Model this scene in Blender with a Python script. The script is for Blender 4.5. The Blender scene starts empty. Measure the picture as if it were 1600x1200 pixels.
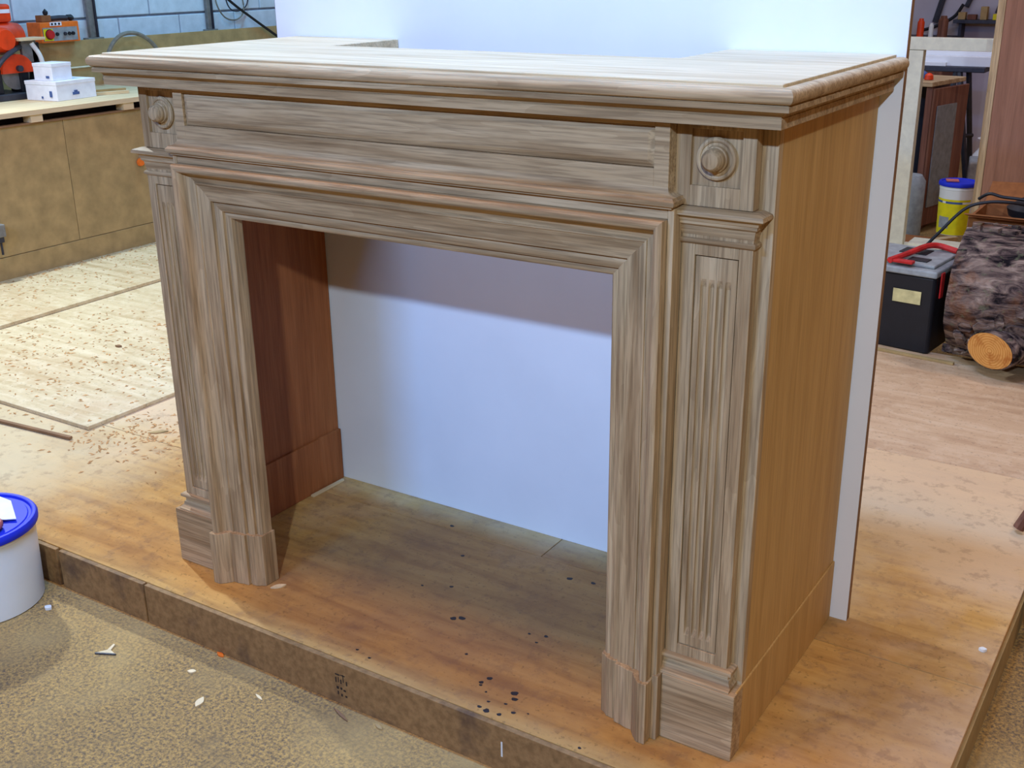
import bpy, bmesh, math, random
from mathutils import Vector, Matrix
random.seed(7)
S = bpy.context.scene
COL = S.collection

# ------------------------------------------------------------------ camera
cam_d = bpy.data.cameras.new('camera')
cam = bpy.data.objects.new('camera', cam_d); COL.objects.link(cam)
CP = (1.9512, -1.5666, 1.3210); CX, CZ, CR, CF = .3577, .5740, -.0126, 1766.4
fw = Vector((-math.sin(CZ)*math.cos(CX), math.cos(CZ)*math.cos(CX), -math.sin(CX)))
r0 = Vector((math.cos(CZ), math.sin(CZ), 0)); u0 = r0.cross(fw)
rr = math.cos(CR)*r0 + math.sin(CR)*u0; uu = -math.sin(CR)*r0 + math.cos(CR)*u0
mw = Matrix(((rr.x, uu.x, -fw.x, CP[0]), (rr.y, uu.y, -fw.y, CP[1]), (rr.z, uu.z, -fw.z, CP[2]), (0, 0, 0, 1)))
cam.matrix_world = mw
cam_d.sensor_width = 36; cam_d.lens = 36*CF/1600; cam_d.clip_start = .05
S.camera = cam
S.view_settings.view_transform = 'Standard'; S.view_settings.look = 'None'
S.view_settings.gamma = 1; S.view_settings.use_curve_mapping = False
S.view_settings.exposure = -0.15

# ------------------------------------------------------------------ world, lamps and added fills
W = bpy.data.worlds.new('world'); S.world = W; W.use_nodes = True
bg = W.node_tree.nodes['Background']; bg.inputs[0].default_value = (1.0, .44, .13, 1); bg.inputs[1].default_value = .21

def area(name, loc, to, sx, sy, power, col):
    d = bpy.data.lights.new(name, 'AREA'); d.shape = 'RECTANGLE'; d.size = sx; d.size_y = sy
    d.energy = power; d.color = col
    o = bpy.data.objects.new(name, d); COL.objects.link(o); o.location = loc
    o.rotation_euler = (Vector(to)-Vector(loc)).to_track_quat('-Z', 'Y').to_euler()
    return o
area('workshop_lamp_left', (-2.54, .965, 2.17), (.4, .1, .2), .10, .10, 92, (.84, .95, 1.0))
area('tube_front', (.43, -3.4, 2.78), (.7, .3, .5), .95, .10, 100, (.14, .38, 1.0))
area('tube_front_right', (2.75, -3.4, 2.80), (.6, .3, .5), .10, .10, 110, (.66, .82, 1.0))
area('tube_overhead', (.75, .03, 3.1), (.75, .03, 0), 1.0, .12, 96, (.16, .46, 1.0))
area('tube_right', (2.5, 2.3, 3.0), (2.3, 1.9, 0), 1.2, .12, 26, (1.0, .84, .78))  # added fill to lighten the right floor, no known lamp there
area('warm_lamp', (.75, -.64, 4.5), (.75, -.6, 0), 1.8, .6, 62, (1.0, .46, .08))
area('tube_rear', (0.6, 4.9, 3.0), (.6, 4.8, 0), 3.2, .5, 42, (.66, .76, 1.0))
area('tube_wall', (-2.3, 3.0, 2.9), (-3.2, 2.6, .9), 1.6, .12, 46, (.16, .62, 1.0))  # added unseen fill that turns the block wall bluer and brighter

# ------------------------------------------------------------------ materials
def lin(c):
    return tuple(((v/255)/12.92 if v/255 <= .04045 else ((v/255+.055)/1.055)**2.4) for v in c) + (1,)
class NT:
    def __init__(s, name, rough=.6, spec=.3, metal=0):
        s.m = bpy.data.materials.new(name); s.m.use_nodes = True; s.t = s.m.node_tree
        s.b = s.t.nodes['Principled BSDF']; s.b.inputs['Roughness'].default_value = rough
        s.b.inputs['Metallic'].default_value = metal
        if 'Specular IOR Level' in s.b.inputs: s.b.inputs['Specular IOR Level'].default_value = spec
    def n(s, k, **kw):
        o = s.t.nodes.new(k)
        for a, v in kw.items(): setattr(o, a, v)
        return o
    def l(s, a, b): s.t.links.new(a, b)
    def noise(s, vec, scale, detail=3, rough=.55, dist=0):
        o = s.n('ShaderNodeTexNoise'); o.inputs['Scale'].default_value = scale; o.inputs['Detail'].default_value = detail
        o.inputs['Roughness'].default_value = rough; o.inputs['Distortion'].default_value = dist
        s.l(vec, o.inputs['Vector']); return o.outputs['Fac']
    def ramp(s, fac, stops):
        o = s.n('ShaderNodeValToRGB'); e = o.color_ramp.elements
        while len(e) < len(stops): e.new(.5)
        for el, (p, c) in zip(e, stops): el.position = p; el.color = lin(c)
        s.l(fac, o.inputs[0]); return o.outputs[0]
    def fr(s, fac, a, b, lo=0., hi=1.):
        o = s.n('ShaderNodeMapRange'); o.inputs[1].default_value = a; o.inputs[2].default_value = b
        o.inputs[3].default_value = lo; o.inputs[4].default_value = hi; s.l(fac, o.inputs[0]); return o.outputs[0]
    def mix(s, f, a, b, mode='MIX'):
        o = s.n('ShaderNodeMix', data_type='RGBA', blend_type=mode)
        for v, i in ((f, 0), (a, 6), (b, 7)):
            if hasattr(v, 'is_output'): s.l(v, o.inputs[i])
            else: o.inputs[i].default_value = v
        return o.outputs[2]
    def coord(s, scale=(1, 1, 1), rnd=True):
        tc = s.n('ShaderNodeTexCoord'); src = tc.outputs['Object']
        if rnd:
            oi = s.n('ShaderNodeObjectInfo'); ml = s.n('ShaderNodeMath', operation='MULTIPLY'); ml.inputs[1].default_value = 37.
            s.l(oi.outputs['Random'], ml.inputs[0]); ad = s.n('ShaderNodeVectorMath', operation='ADD')
            s.l(src, ad.inputs[0]); s.l(ml.outputs[0], ad.inputs[1]); src = ad.outputs[0]
        mp = s.n('ShaderNodeMapping'); mp.inputs['Scale'].default_value = scale; s.l(src, mp.inputs['Vector'])
        return mp.outputs[0]
    def bump(s, h, dist, st=.6):
        o = s.n('ShaderNodeBump'); o.inputs['Distance'].default_value = dist; o.inputs['Strength'].default_value = st
        s.l(h, o.inputs['Height']); s.l(o.outputs[0], s.b.inputs['Normal'])
    def base(s, c):
        if hasattr(c, 'is_output'): s.l(c, s.b.inputs['Base Color'])
        else: s.b.inputs['Base Color'].default_value = c

def plain(name, rgb, rough=.6, spec=.3, metal=0, var=.12, sc=30):
    t = NT(name, rough, spec, metal); v = t.coord()
    f = t.noise(v, sc, 4)
    d = tuple(int(c*(1-var)) for c in rgb); h = tuple(min(255, int(c*(1+var*.6))) for c in rgb)
    t.base(t.ramp(f, [(.3, d), (.7, h)])); t.bump(f, .0006, .3); return t.m

def wood(name, axis, light, mid, dark, rough=.62, contrast=1., fig=1.0):
    t = NT(name, rough, .25)
    al, ac = 1.1, 16.
    sc = [ac]*3; sc[axis] = al
    v = t.coord(tuple(sc))
    sc2 = [210.]*3; sc2[axis] = 7.
    v2 = t.coord(tuple(sc2))
    sc3 = [5.]*3; sc3[axis] = .55
    v3 = t.coord(tuple(sc3))
    n1 = t.noise(v, 1.6, 5, .6, .6); n2 = t.noise(v2, 1.0, 3, .6); n3 = t.noise(v3, 1.5, 3, .5, .4)
    w = t.n('ShaderNodeMath', operation='MULTIPLY'); t.l(n3, w.inputs[0]); w.inputs[1].default_value = 14*fig
    fr = t.n('ShaderNodeMath', operation='FRACT'); t.l(w.outputs[0], fr.inputs[0])
    c = t.ramp(n1, [(.30, dark), (.50, mid), (.70, light)])
    f2 = t.fr(fr.outputs[0], 0, 1, 0, .30*contrast)
    c = t.mix(f2, c, lin(dark))
    f3 = t.fr(n2, .38, .56, .42*contrast, 0)
    c = t.mix(f3, c, lin(tuple(int(x*.62) for x in dark)))
    t.base(c); t.bump(n2, .0008, .5); return t.m

OAK_L, OAK_M, OAK_D = (212, 187, 146), (192, 165, 124), (150, 121, 84)
oak_x = wood('oak_grain_along', 0, OAK_L, OAK_M, OAK_D)
oak_y = wood('oak_grain_deep', 1, OAK_L, OAK_M, OAK_D)
oak_z = wood('oak_grain_upright', 2, OAK_L, OAK_M, OAK_D)
oak_top = wood('oak_pale_top', 0, (222, 205, 168), (211, 192, 153), (192, 169, 130), contrast=.7)  # paler than the other oak: bright light on the shelf top painted in
veneer = wood('oak_veneer', 2, (208, 168, 104), (200, 160, 97), (186, 146, 84), contrast=.45, fig=1.6)
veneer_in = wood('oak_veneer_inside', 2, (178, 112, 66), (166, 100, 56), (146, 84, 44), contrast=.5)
mdf = plain('mdf_brown', (172, 147, 100), .75, .2, var=.10, sc=14)
mdf_dark = plain('mdf_dark', (140, 108, 78), .8, .2, var=.14, sc=9)
pale_pine = wood('pale_pine', 1, (232, 214, 176), (222, 200, 160), (204, 178, 134), contrast=.4)
dark_wood = wood('red_brown_wood', 2, (138, 92, 70), (118, 76, 58), (92, 56, 42), contrast=.7)
plywood_tall = wood('brown_ply', 2, (160, 116, 90), (148, 104, 80), (130, 90, 68), contrast=.4)
cream = plain('cream_paint', (226, 222, 196), .5, .3, var=.05)
board_white = plain('white_melamine', (232, 236, 240), .38, .4, var=.02, sc=4)
black_pl = plain('black_plastic', (24, 26, 32), .5, .4)
dark_metal = plain('dark_steel', (58, 60, 70), .5, .5, .4)
grey_metal = plain('galvanised_steel', (132, 132, 128), .5, .4, .25)
grey_pl = plain('grey_plastic', (150, 156, 158), .5)
orange = plain('orange_enamel', (222, 66, 18), .45, .4, var=.15, sc=12)
orange_light = plain('orange_plain', (240, 120, 40), .45, .4, var=.08)
white_pl = plain('white_plastic', (226, 228, 222), .4, .4, var=.03, sc=6)
blue_pl = plain('blue_plastic', (30, 50, 200), .55, .25, var=.06, sc=8)
yellow = plain('yellow_print', (226, 214, 26), .5, .3, var=.06)
red = plain('red_plastic', (190, 40, 40), .5)
paper = plain('white_paper', (232, 236, 244), .7, .2, var=.03)
pinkred = plain('pink_red', (196, 110, 104), .6)
card = plain('brown_card', (146, 96, 60), .8, .1, var=.1)
green = plain('green_print', (40, 140, 60), .6)
blue_print = plain('blue_print', (70, 96, 150), .6)
hose_m = plain('grey_hose', (132, 128, 116), .6)
tape = plain('masking_tape', (206, 196, 142), .7)
endgrain = None

def t_y(t, sx, nd):
    o = t.n('ShaderNodeMath', operation='MULTIPLY_ADD'); t.l(nd, o.inputs[0]); o.inputs[1].default_value = 1.6; 
    mx = t.n('ShaderNodeMath', operation='SUBTRACT'); t.l(sx.outputs[0], mx.inputs[0]); mx.inputs[1].default_value = .95
    m2 = t.n('ShaderNodeMath', operation='MAXIMUM'); t.l(mx.outputs[0], m2.inputs[0]); t.l(sx.outputs[1], m2.inputs[1]); t.l(m2.outputs[0], o.inputs[2]); return o.outputs[0]
def ply_mat(name, light, mid, dark, stain=(150, 104, 60), dust=.5, worn=False):
    t = NT(name, .72, .2)
    v = t.coord((1, 1, 1), rnd=True); vg = t.coord((2.2, 18, 18))
    n1 = t.noise(v, 2.6, 6, .62); n2 = t.noise(v, 24, 4, .6); n3 = t.noise(vg, 1.4, 4, .6, .5); n4 = t.noise(v, 95, 3, .6)
    c = t.ramp(n3, [(.3, dark), (.52, mid), (.72, light)])
    c = t.mix(t.fr(n1, .48, .66, 0, .38), c, lin(stain))
    c = t.mix(t.fr(n2, .50, .64, 0, dust), c, lin(light))
    c = t.mix(t.fr(n4, .60, .70, 0, .55), c, lin(tuple(int(x*.62) for x in mid)))
    if worn:  # wear and grime, plus bluish light painted in as a grey patch
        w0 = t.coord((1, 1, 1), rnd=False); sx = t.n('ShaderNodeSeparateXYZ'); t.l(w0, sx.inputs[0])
        nd = t.noise(w0, 3.0, 5, .6); ad = t.n('ShaderNodeMath', operation='MULTIPLY_ADD'); t.l(nd, ad.inputs[0]); ad.inputs[1].default_value = -.9; t.l(sx.outputs[0], ad.inputs[2])
        c = t.mix(t.fr(ad.outputs[0], -.75, -1.35, 0, .85), c, lin((204, 188, 150)))
        c = t.mix(t.fr(t_y(t, sx, nd), 1.22, 1.72, 0, .8), c, lin((212, 182, 146)))
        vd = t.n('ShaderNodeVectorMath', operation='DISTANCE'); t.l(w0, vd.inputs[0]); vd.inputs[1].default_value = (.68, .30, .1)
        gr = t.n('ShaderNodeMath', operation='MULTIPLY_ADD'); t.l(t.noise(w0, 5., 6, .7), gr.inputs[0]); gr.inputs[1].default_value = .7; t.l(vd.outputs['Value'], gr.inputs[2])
        c = t.mix(t.fr(gr.outputs[0], .62, .98, .42, 0), c, lin((118, 96, 86)))  # grey patch inside the opening paints in bluish light, with some grime
        nh = t.noise(w0, 26, 5, .7)
        c = t.mix(t.fr(nh, .54, .64, 0, .3), c, lin((120, 92, 74)))
    t.base(c); t.bump(n4, .0012, .5); return t.m
ply = ply_mat('plywood_sheet', (212, 184, 150), (201, 169, 133), (184, 150, 116), (158, 122, 92))
ply_worn = ply_mat('plywood_worn', (210, 166, 96), (199, 152, 82), (168, 122, 64), (128, 94, 66), .22, True)  # orange base also carries the warm light in front of the surround
ply_pale = ply_mat('plywood_dusty', (216, 200, 166), (204, 186, 148), (184, 162, 122), (180, 144, 102), .6)

def concrete_mat():
    t = NT('dusty_concrete', .85, .15); v = t.coord((1, 1, 1), rnd=False)
    n1 = t.noise(v, 1.7, 4, .6); n2 = t.noise(v, 130, 5, .7); n3 = t.noise(v, 210, 3, .7); n4 = t.noise(v, 7, 5, .65)
    c = t.ramp(n2, [(.38, (104, 88, 66)), (.48, (150, 122, 76)), (.60, (184, 148, 86))])
    c = t.mix(t.fr(n3, .54, .62, 0, .7), c, lin((88, 80, 80)))
    c = t.mix(t.fr(n4, .50, .66, 0, .55), c, lin((120, 100, 70)))
    c = t.mix(t.fr(n1, .50, .68, 0, .45), c, lin((212, 180, 116)))
    t.base(c); t.bump(n3, .001, .35); return t.m
concrete = concrete_mat()
def face_mat():
    t = NT('stained_fascia', .7, .25); v = t.coord((1, 1, 1)); n1 = t.noise(v, 6, 5, .6); n2 = t.noise(v, 70, 3, .6)
    c = t.ramp(n2, [(.35, (132, 100, 62)), (.65, (158, 122, 78))])
    c = t.mix(t.fr(n1, .54, .66, 0, .7), c, lin((78, 60, 50)))
    t.base(c); t.bump(n2, .0008, .4); return t.m
fascia_m = face_mat()
def bark_mat():
    t = NT('pine_bark', .9, .15); v = t.coord((7, 22, 22)); n1 = t.noise(v, 1.2, 6, .65, .8)
    v2 = t.coord(); n2 = t.noise(v2, 40, 4, .6); n3 = t.noise(v2, 9, 4, .6)
    c = t.ramp(n1, [(.40, (22, 18, 24)), (.48, (84, 70, 68)), (.60, (138, 120, 110)), (.74, (178, 160, 148))])
    c = t.mix(t.fr(n3, .56, .70, 0, .5), c, lin((140, 92, 58)))
    c = t.mix(t.fr(n2, .58, .68, 0, .5), c, lin((112, 118, 92)))
    t.base(c); t.bump(n1, .02, .9); return t.m
bark = bark_mat()
def rings_mat():
    t = NT('cut_log_face', .75, .2); v = t.coord((1, 1, 1), rnd=False)
    w = t.n('ShaderNodeTexWave', wave_type='RINGS', rings_direction='SPHERICAL'); w.inputs['Scale'].default_value = 38
    w.inputs['Distortion'].default_value = 3.0; w.inputs['Detail'].default_value = 2; t.l(v, w.inputs['Vector'])
    n = t.noise(v, 22, 4, .6)
    c = t.ramp(w.outputs[1], [(.2, (196, 132, 62)), (.8, (214, 156, 86))])
    c = t.mix(t.fr(n, .5, .68, 0, .7), c, lin((160, 84, 26)))
    t.base(c); t.bump(n, .002, .4); return t.m
rings = rings_mat()
block_m = plain('painted_block', (206, 220, 230), .8, .2, var=.05, sc=18)
mortar = plain('block_mortar', (150, 164, 180), .9, .1, var=.06)
plaster = plain('grey_plaster', (182, 176, 184), .9, .1, var=.06, sc=3)
stain_m = plain('dark_stain', (40, 34, 36), .5, .4)
chip_m = plain('wood_chip', (236, 214, 168), .8, .1)

# ------------------------------------------------------------------ mesh helpers
def link(name, bm, mat, parent=None, loc=(0, 0, 0), rot=(0, 0, 0), smooth=False, bevel=0):
    bmesh.ops.recalc_face_normals(bm, faces=bm.faces)
    me = bpy.data.meshes.new(name); bm.to_mesh(me); bm.free()
    if smooth:
        for p in me.polygons: p.use_smooth = True
        me.set_sharp_from_angle(angle=math.radians(38))
    mats = mat if isinstance(mat, (list, tuple)) else [mat]
    for m in mats: me.materials.append(m)
    o = bpy.data.objects.new(name, me); COL.objects.link(o); o.location = loc; o.rotation_euler = rot
    if parent: o.parent = parent
    if bevel:
        b = o.modifiers.new('bevel', 'BEVEL'); b.width = bevel; b.segments = 2; b.limit_method = 'ANGLE'
    return o
def thing(name, label, cat, loc=(0, 0, 0), rot=(0, 0, 0), group=None):
    o = bpy.data.objects.new(name, None); COL.objects.link(o); o.location = loc; o.rotation_euler = rot
    o.empty_display_size = .05
    o['label'] = label; o['category'] = cat
    if group: o['group'] = group
    return o
def tag(o, label, cat, group=None):
    o['label'] = label; o['category'] = cat
    if group: o['group'] = group
    return o
def struct(o): o['kind'] = 'structure'; return o
def box(bm, x0, x1, y0, y1, z0, z1, mi=0):
    vs = [bm.verts.new(p) for p in ((x0, y0, z0), (x1, y0, z0), (x1, y1, z0), (x0, y1, z0), (x0, y0, z1), (x1, y0, z1), (x1, y1, z1), (x0, y1, z1))]
    for f in ((0, 3, 2, 1), (4, 5, 6, 7), (0, 1, 5, 4), (1, 2, 6, 5), (2, 3, 7, 6), (3, 0, 4, 7)):
        bm.faces.new([vs[i] for i in f]).material_index = mi
    return bm
def B(*a): return box(bmesh.new(), *a)
def prism(bm, pts, z0, z1, mi=0):
    a = [bm.verts.new((x, y, z0)) for x, y in pts]; b = [bm.verts.new((x, y, z1)) for x, y in pts]
    n = len(pts); bm.faces.new(a[::-1]).material_index = mi; bm.faces.new(b).material_index = mi
    for i in range(n): bm.faces.new((a[i], a[(i+1) % n], b[(i+1) % n], b[i])).material_index = mi
    return bm
def loft(bm, rings_, closed_ring=True, caps=True):
    R = [[bm.verts.new(p) for p in r] for r in rings_]
    n = len(R[0])
    for a, b in zip(R, R[1:]):
        for i in range(n if closed_ring else n-1):
            bm.faces.new((a[i], a[(i+1) % n], b[(i+1) % n], b[i]))
    if caps: bm.faces.new(R[0][::-1]); bm.faces.new(R[-1])
    return bm
def lathe(bm, prof, seg=32, c=(0, 0, 0), axis='z'):
    R = []
    for r, h in prof:
        ring = []
        for i in range(seg):
            a = 2*math.pi*i/seg; x, y = r*math.cos(a), r*math.sin(a)
            if axis == 'z': p = (c[0]+x, c[1]+y, c[2]+h)
            elif axis == 'y': p = (c[0]+x, c[1]+h, c[2]+y)
            else: p = (c[0]+h, c[1]+x, c[2]+y)
            ring.append(p)
        R.append(ring)
    return loft(bm, R)
def tube(bm, pts, r, seg=8, taper=None):
    P = [Vector(p) for p in pts]; R = []
    up = Vector((0, 0, 1))
    for i, p in enumerate(P):
        t = (P[min(i+1, len(P)-1)]-P[max(i-1, 0)]).normalized()
        s = t.cross(up)
        if s.length < .05: s = t.cross(Vector((0, 1, 0)))
        s.normalize(); q = s.cross(t)
        rad = r if not taper else r*taper[i]
        R.append([p+rad*(math.cos(a)*s+math.sin(a)*q) for a in [2*math.pi*k/seg for k in range(seg)]])
    return loft(bm, R)
def spline(pts, n=8):
    P = [Vector(p) for p in pts]; P = [2*P[0]-P[1]]+P+[2*P[-1]-P[-2]]; out = []
    for i in range(1, len(P)-2):
        for k in range(n):
            t = k/n; a, b, c, d = P[i-1:i+3]
            out.append(.5*((2*b)+(c-a)*t+(2*a-5*b+4*c-d)*t*t+(3*b-a-3*c+d)*t**3))
    out.append(P[-2]); return out
def arc(cx, cy, r, a0, a1, n=6):
    return [(cx+r*math.cos(math.radians(a0+(a1-a0)*i/n)), cy+r*math.sin(math.radians(a0+(a1-a0)*i/n))) for i in range(n+1)]

# ------------------------------------------------------------------ setting
struct(link('floor', B(-5, 5, -4, 8.4, -.25, -.10), concrete))
# block wall on the left: individual blocks
wl = struct(link('wall_left', B(-3.60, -3.365, -2.5, 8.4, -.10, 3.2), mortar))
zc = [.865+.0 + k*.20 for k in range(-4, 6)]
blk = None
r = 0
for k, z in enumerate(zc):
    if z < .5 or z > 1.8: continue
    yy = 1.0 + (.22 if k % 2 else 0)
    while yy < 4.6:
        if blk is None:
            blk = link('block', B(-.006, .02, .004, .426, .004, .192), block_m, wl, (-3.365, yy, z), bevel=.004)
        else:
            o = blk.copy(); COL.objects.link(o); o.location = (-3.365, yy, z)
        yy += .43
struct(link('wall_back', B(-3.6, 5, 7.6, 7.8, -.10, 3.2), plaster))

# ------------------------------------------------------------------ platform of sheets
pf = thing('workshop_platform', 'low plywood platform on the concrete floor, carrying the fireplace surround', 'platform', (0, 0, -.1))
def sheet(x0, x1, y0, y1, mat, z0=.082, z1=.1, bev=.0015):
    return link('plywood_sheet', B(x0+.0012, x1-.0012, y0+.0012, y1-.0012, z0, z1), mat, pf, bevel=bev)
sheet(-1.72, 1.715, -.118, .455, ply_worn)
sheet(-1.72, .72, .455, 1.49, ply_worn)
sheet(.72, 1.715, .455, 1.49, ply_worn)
sheet(-3.3, -.5, 1.49, 2.6, ply_pale)
sheet(-.5, 1.72, 1.49, 2.44, ply)
sheet(-3.3, -1.72, -.118, 1.49, ply_pale)
for x0, x1 in ((-3.3, -.302), (-.290, .0105), (.0165, 1.715)):
    link('fascia_board', B(x0, x1, -.130, -.1185, 0, .0992), fascia_m, pf, bevel=.001)
link('fascia_board', B(1.697, 1.719, -.10, 2.44, 0, .0815), mdf, pf, bevel=.001)
link('joist', B(-3.3, 1.69, .9, .95, 0, .0815), mdf_dark, pf)
link('joist', B(-3.3, 1.69, 2.36, 2.41, 0, .0815), mdf_dark, pf)
# overlaid loose sheets to the left
tag(link('plywood_sheet', B(-1.985, -.857, .40, 2.6, 0, .012), ply_pale, None, (0, 0, .0005), bevel=.001),
    'pale dusty plywood sheet lying left of the fireplace surround, nearest of the two overlays', 'plywood')
tag(link('plywood_sheet', prism(bmesh.new(), [(-3.25, .3), (-1.97, .82), (-2.0, 2.6), (-3.25, 2.6)], 0, .014), ply_pale, None, (0, 0, .0130), bevel=.001),
    'pale sawdust-covered sheet running to the foot of the brown bench', 'plywood')
tag(link('wood_strip', B(-.18, .18, -.006, .006, 0, .008), mdf_dark, None, (-1.02, .31, .0022), (0, 0, .09)),
    'thin wooden lath lying on the platform at the left edge', 'offcut')

# ------------------------------------------------------------------ fireplace surround
FW = 1.38
fp = thing('fireplace_surround', 'raw oak fireplace surround with fluted pilasters, moulded opening and wide shelf', 'fireplace', (0, 0, .0006))
# shelf slab
XL, XR = .285, 1.085
sh = bmesh.new(); o_ = .022
prism(sh, [(-o_, -o_), (FW+o_, -o_), (FW+o_, .552), (XR, .552), (XR, .325), (XL, .325), (XL, .552), (-o_, .552)], 1.131, 1.158)
shelf = link('shelf', sh, oak_top, fp, bevel=.0015)
def wrap(name, prof, mat, yb=.552, side=True):
    """profile (outward, z) closed loop, swept left side - front - right side with mitres"""
    bm = bmesh.new(); R = []
    R.append([(-o, yb, z) for o, z in prof]); R.append([(-o, -o, z) for o, z in prof])
    R.append([(FW+o, -o, z) for o, z in prof]); R.append([(FW+o, yb, z) for o, z in prof])
    return link(name, loft(bm, R), mat, fp, smooth=True)
nose = [(.0215, 1.131), (.034, 1.131)]+arc(.034, 1.1425, .0115, -90, 90, 8)[1:]+[(.026, 1.154), (.0245, 1.1525), (.0215, 1.1525)]
wrap('shelf_nosing', nose, oak_x)
cor = [(.002, 1.096), (.024, 1.096), (.024, 1.111), (.0225, 1.1115)]+[(.0225+.012*(1-math.cos(t)), 1.1115+.010*math.sin(t)) for t in [math.pi/2*i/5 for i in range(1, 6)]]+[(.0385, 1.1215), (.0385, 1.1285), (.036, 1.1308), (.002, 1.1308)]
wrap('cornice_moulding', cor, oak_x, .548)
# side panels
def side_panel(x0, x1):
    p = link('side_panel', B(x0, x1, .043, .55, .0, 1.0955), veneer, fp, bevel=.0008); return p
side_panel(1.361, FW-.0005)
side_panel(.0005, .019)
link('skirting_board', B(FW-.0012, FW+.003, .012, .55, .0, .136), veneer, fp, bevel=.002)
link('skirting_board', B(-.003, .0012, .012, .55, .0, .136), veneer, fp, bevel=.002)
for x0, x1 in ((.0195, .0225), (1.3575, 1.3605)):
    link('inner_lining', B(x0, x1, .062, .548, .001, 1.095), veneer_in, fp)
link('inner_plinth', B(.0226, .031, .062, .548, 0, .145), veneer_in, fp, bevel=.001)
# shelf support cheeks beneath the notch sides
link('notch_cheek', B(XL-.018, XL-.001, .33, .55, .98, 1.1305), veneer, fp)
link('notch_cheek', B(XR+.001, XR+.018, .33, .55, .98, 1.1305), veneer, fp)
link('back_rail', B(XL, XR, .305, .324, 1.05, 1.1305), oak_x, fp)
# front frame behind mouldings
link('corner_stile', B(0.0, .026, .042, .060, .0, 1.0955), oak_z, fp, bevel=.0012)
link('corner_stile', B(1.354, FW, .042, .060, .0, 1.0955), oak_z, fp, bevel=.0012)
# centre section: backing legs / head
link('backing_stile', B(.139, .1495, -.010, .045, .0, .966), oak_z, fp, bevel=.001)
link('backing_stile', B(1.2305, 1.241, -.010, .045, .0, .966), oak_z, fp, bevel=.001)
link('backing_rail', B(.1500, 1.2300, -.009, .045, .9495, .966), oak_x, fp, bevel=.001)
# frieze: frame and recessed raised panel
FZ0, FZ1 = .985, 1.0955; fx0, fx1 = .153, 1.227
bm = bmesh.new()
box(bm, fx0, fx1, .004, .045, FZ0, FZ1)
box(bm, fx0, .178, -.005, .004, FZ0, FZ1); box(bm, 1.202, fx1, -.005, .004, FZ0, FZ1)
box(bm, .178, 1.202, -.005, .004, 1.087, FZ1); box(bm, .178, 1.202, -.005, .004, FZ0, 1.024)
link('frieze_frame', bm, oak_x, fp, bevel=.0008)
bm = bmesh.new()
pb = []
for (x0, x1, z0, z1, y) in ((.179, 1.201, 1.025, 1.086, .0038), (.179, 1.201, 1.025, 1.086, .0012), (.190, 1.190, 1.035, 1.077, -.0035), (.194, 1.186, 1.038, 1.074, -.0035)):
    pb.append([(x0, y, z0), (x1, y, z0), (x1, y, z1), (x0, y, z1)])
link('frieze_panel', loft(bm, pb), oak_x, fp, bevel=.0006)
# ledge moulding between frieze and backing (returns at the ends)
lp = [(-.004, .9665), (.012, .9665), (.012, .9695), (.017, .971), (.0185, .9745), (.0185, .9785), (.0155, .981), (.0145, .9835)]+[(.0145-.0145*math.sin(t), .9835+.014*(1-math.cos(t))) for t in [math.pi/2*i/5 for i in range(1, 6)]]+[(-.004, .9975)]
bm = bmesh.new(); R = []
e0, e1, yf = .153, 1.227, -.005
R.append([(e0-o, .02, z) for o, z in lp]); R.append([(e0-o, yf-o, z) for o, z in lp]); R.append([(e1+o, yf-o, z) for o, z in lp]); R.append([(e1+o, .02, z) for o, z in lp])
link('ledge_moulding', loft(bm, R), oak_x, fp, smooth=True)
# bolection architrave
AX0, AX1, AZ = .150, 1.230, .949
prof = [(0, .012), (0, -.028), (.002, -.030), (.006, -.0305)]+\
       [(.006+.011*math.sin(t), -.0195-.011*math.cos(t)) for t in [math.pi/2*i/4 for i in range(1, 5)]]+\
       [(.0175+.019*(1-math.cos(t)), -.0185+.0165*math.sin(t)) for t in [math.pi/2*i/5 for i in range(1, 6)]]+\
       [(.0365, -.0045), (.040, -.0045), (.041, -.002), (.050, .001), (.072, .0015), (.0725, .010)]+\
       [(.0755, .0085), (.079, .0072), (.083, .0072), (.089, .009), (.0925, .011), (.0928, .018), (.0955, .0165), (.099, .0155), (.1035, .0165), (.107, .020), (.1075, .048), (.045, .048)]
pz = .126
def leg(sgn):
    X = lambda u: (AX0+u) if sgn < 0 else (AX1-u)
    bm = loft(bmesh.new(), [[(X(u), y, pz-.004) for u, y in prof], [(X(u), y, AZ-u) for u, y in prof]])
    return link('architrave_leg', bm, oak_z, fp, smooth=True)
leg(-1); leg(1)
link('architrave_head', loft(bmesh.new(), [[(AX0+u, y, AZ-u) for u, y in prof], [(AX1-u, y, AZ-u) for u, y in prof]]), oak_x, fp, smooth=True)
# plinth blocks following the profile
pprof = [(-.004, .012), (-.004, -.037), (.012, -.037), (.016, -.034), (.024, -.026), (.034, -.014), (.0345, -.012), (.046, -.012), (.060, -.008), (.074, -.006), (.0745, .003), (.080, .000), (.094, .002), (.101, .008), (.110, .012), (.1115, .052), (.045, .052)]
for s in (-1, 1):
    X = lambda u: (AX0+u) if s < 0 else (AX1-u)
    link('plinth_block', loft(bmesh.new(), [[(X(u), y, 0.0) for u, y in pprof], [(X(u), y, pz) for u, y in pprof]]), oak_z, fp, bevel=.001)
    xa, xb = (.134, .1455) if s < 0 else (1.2345, 1.246)
    link('backing_plinth', B(xa, xb, -.0145, .04, 0, .134), oak_z, fp, bevel=.001)
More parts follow.
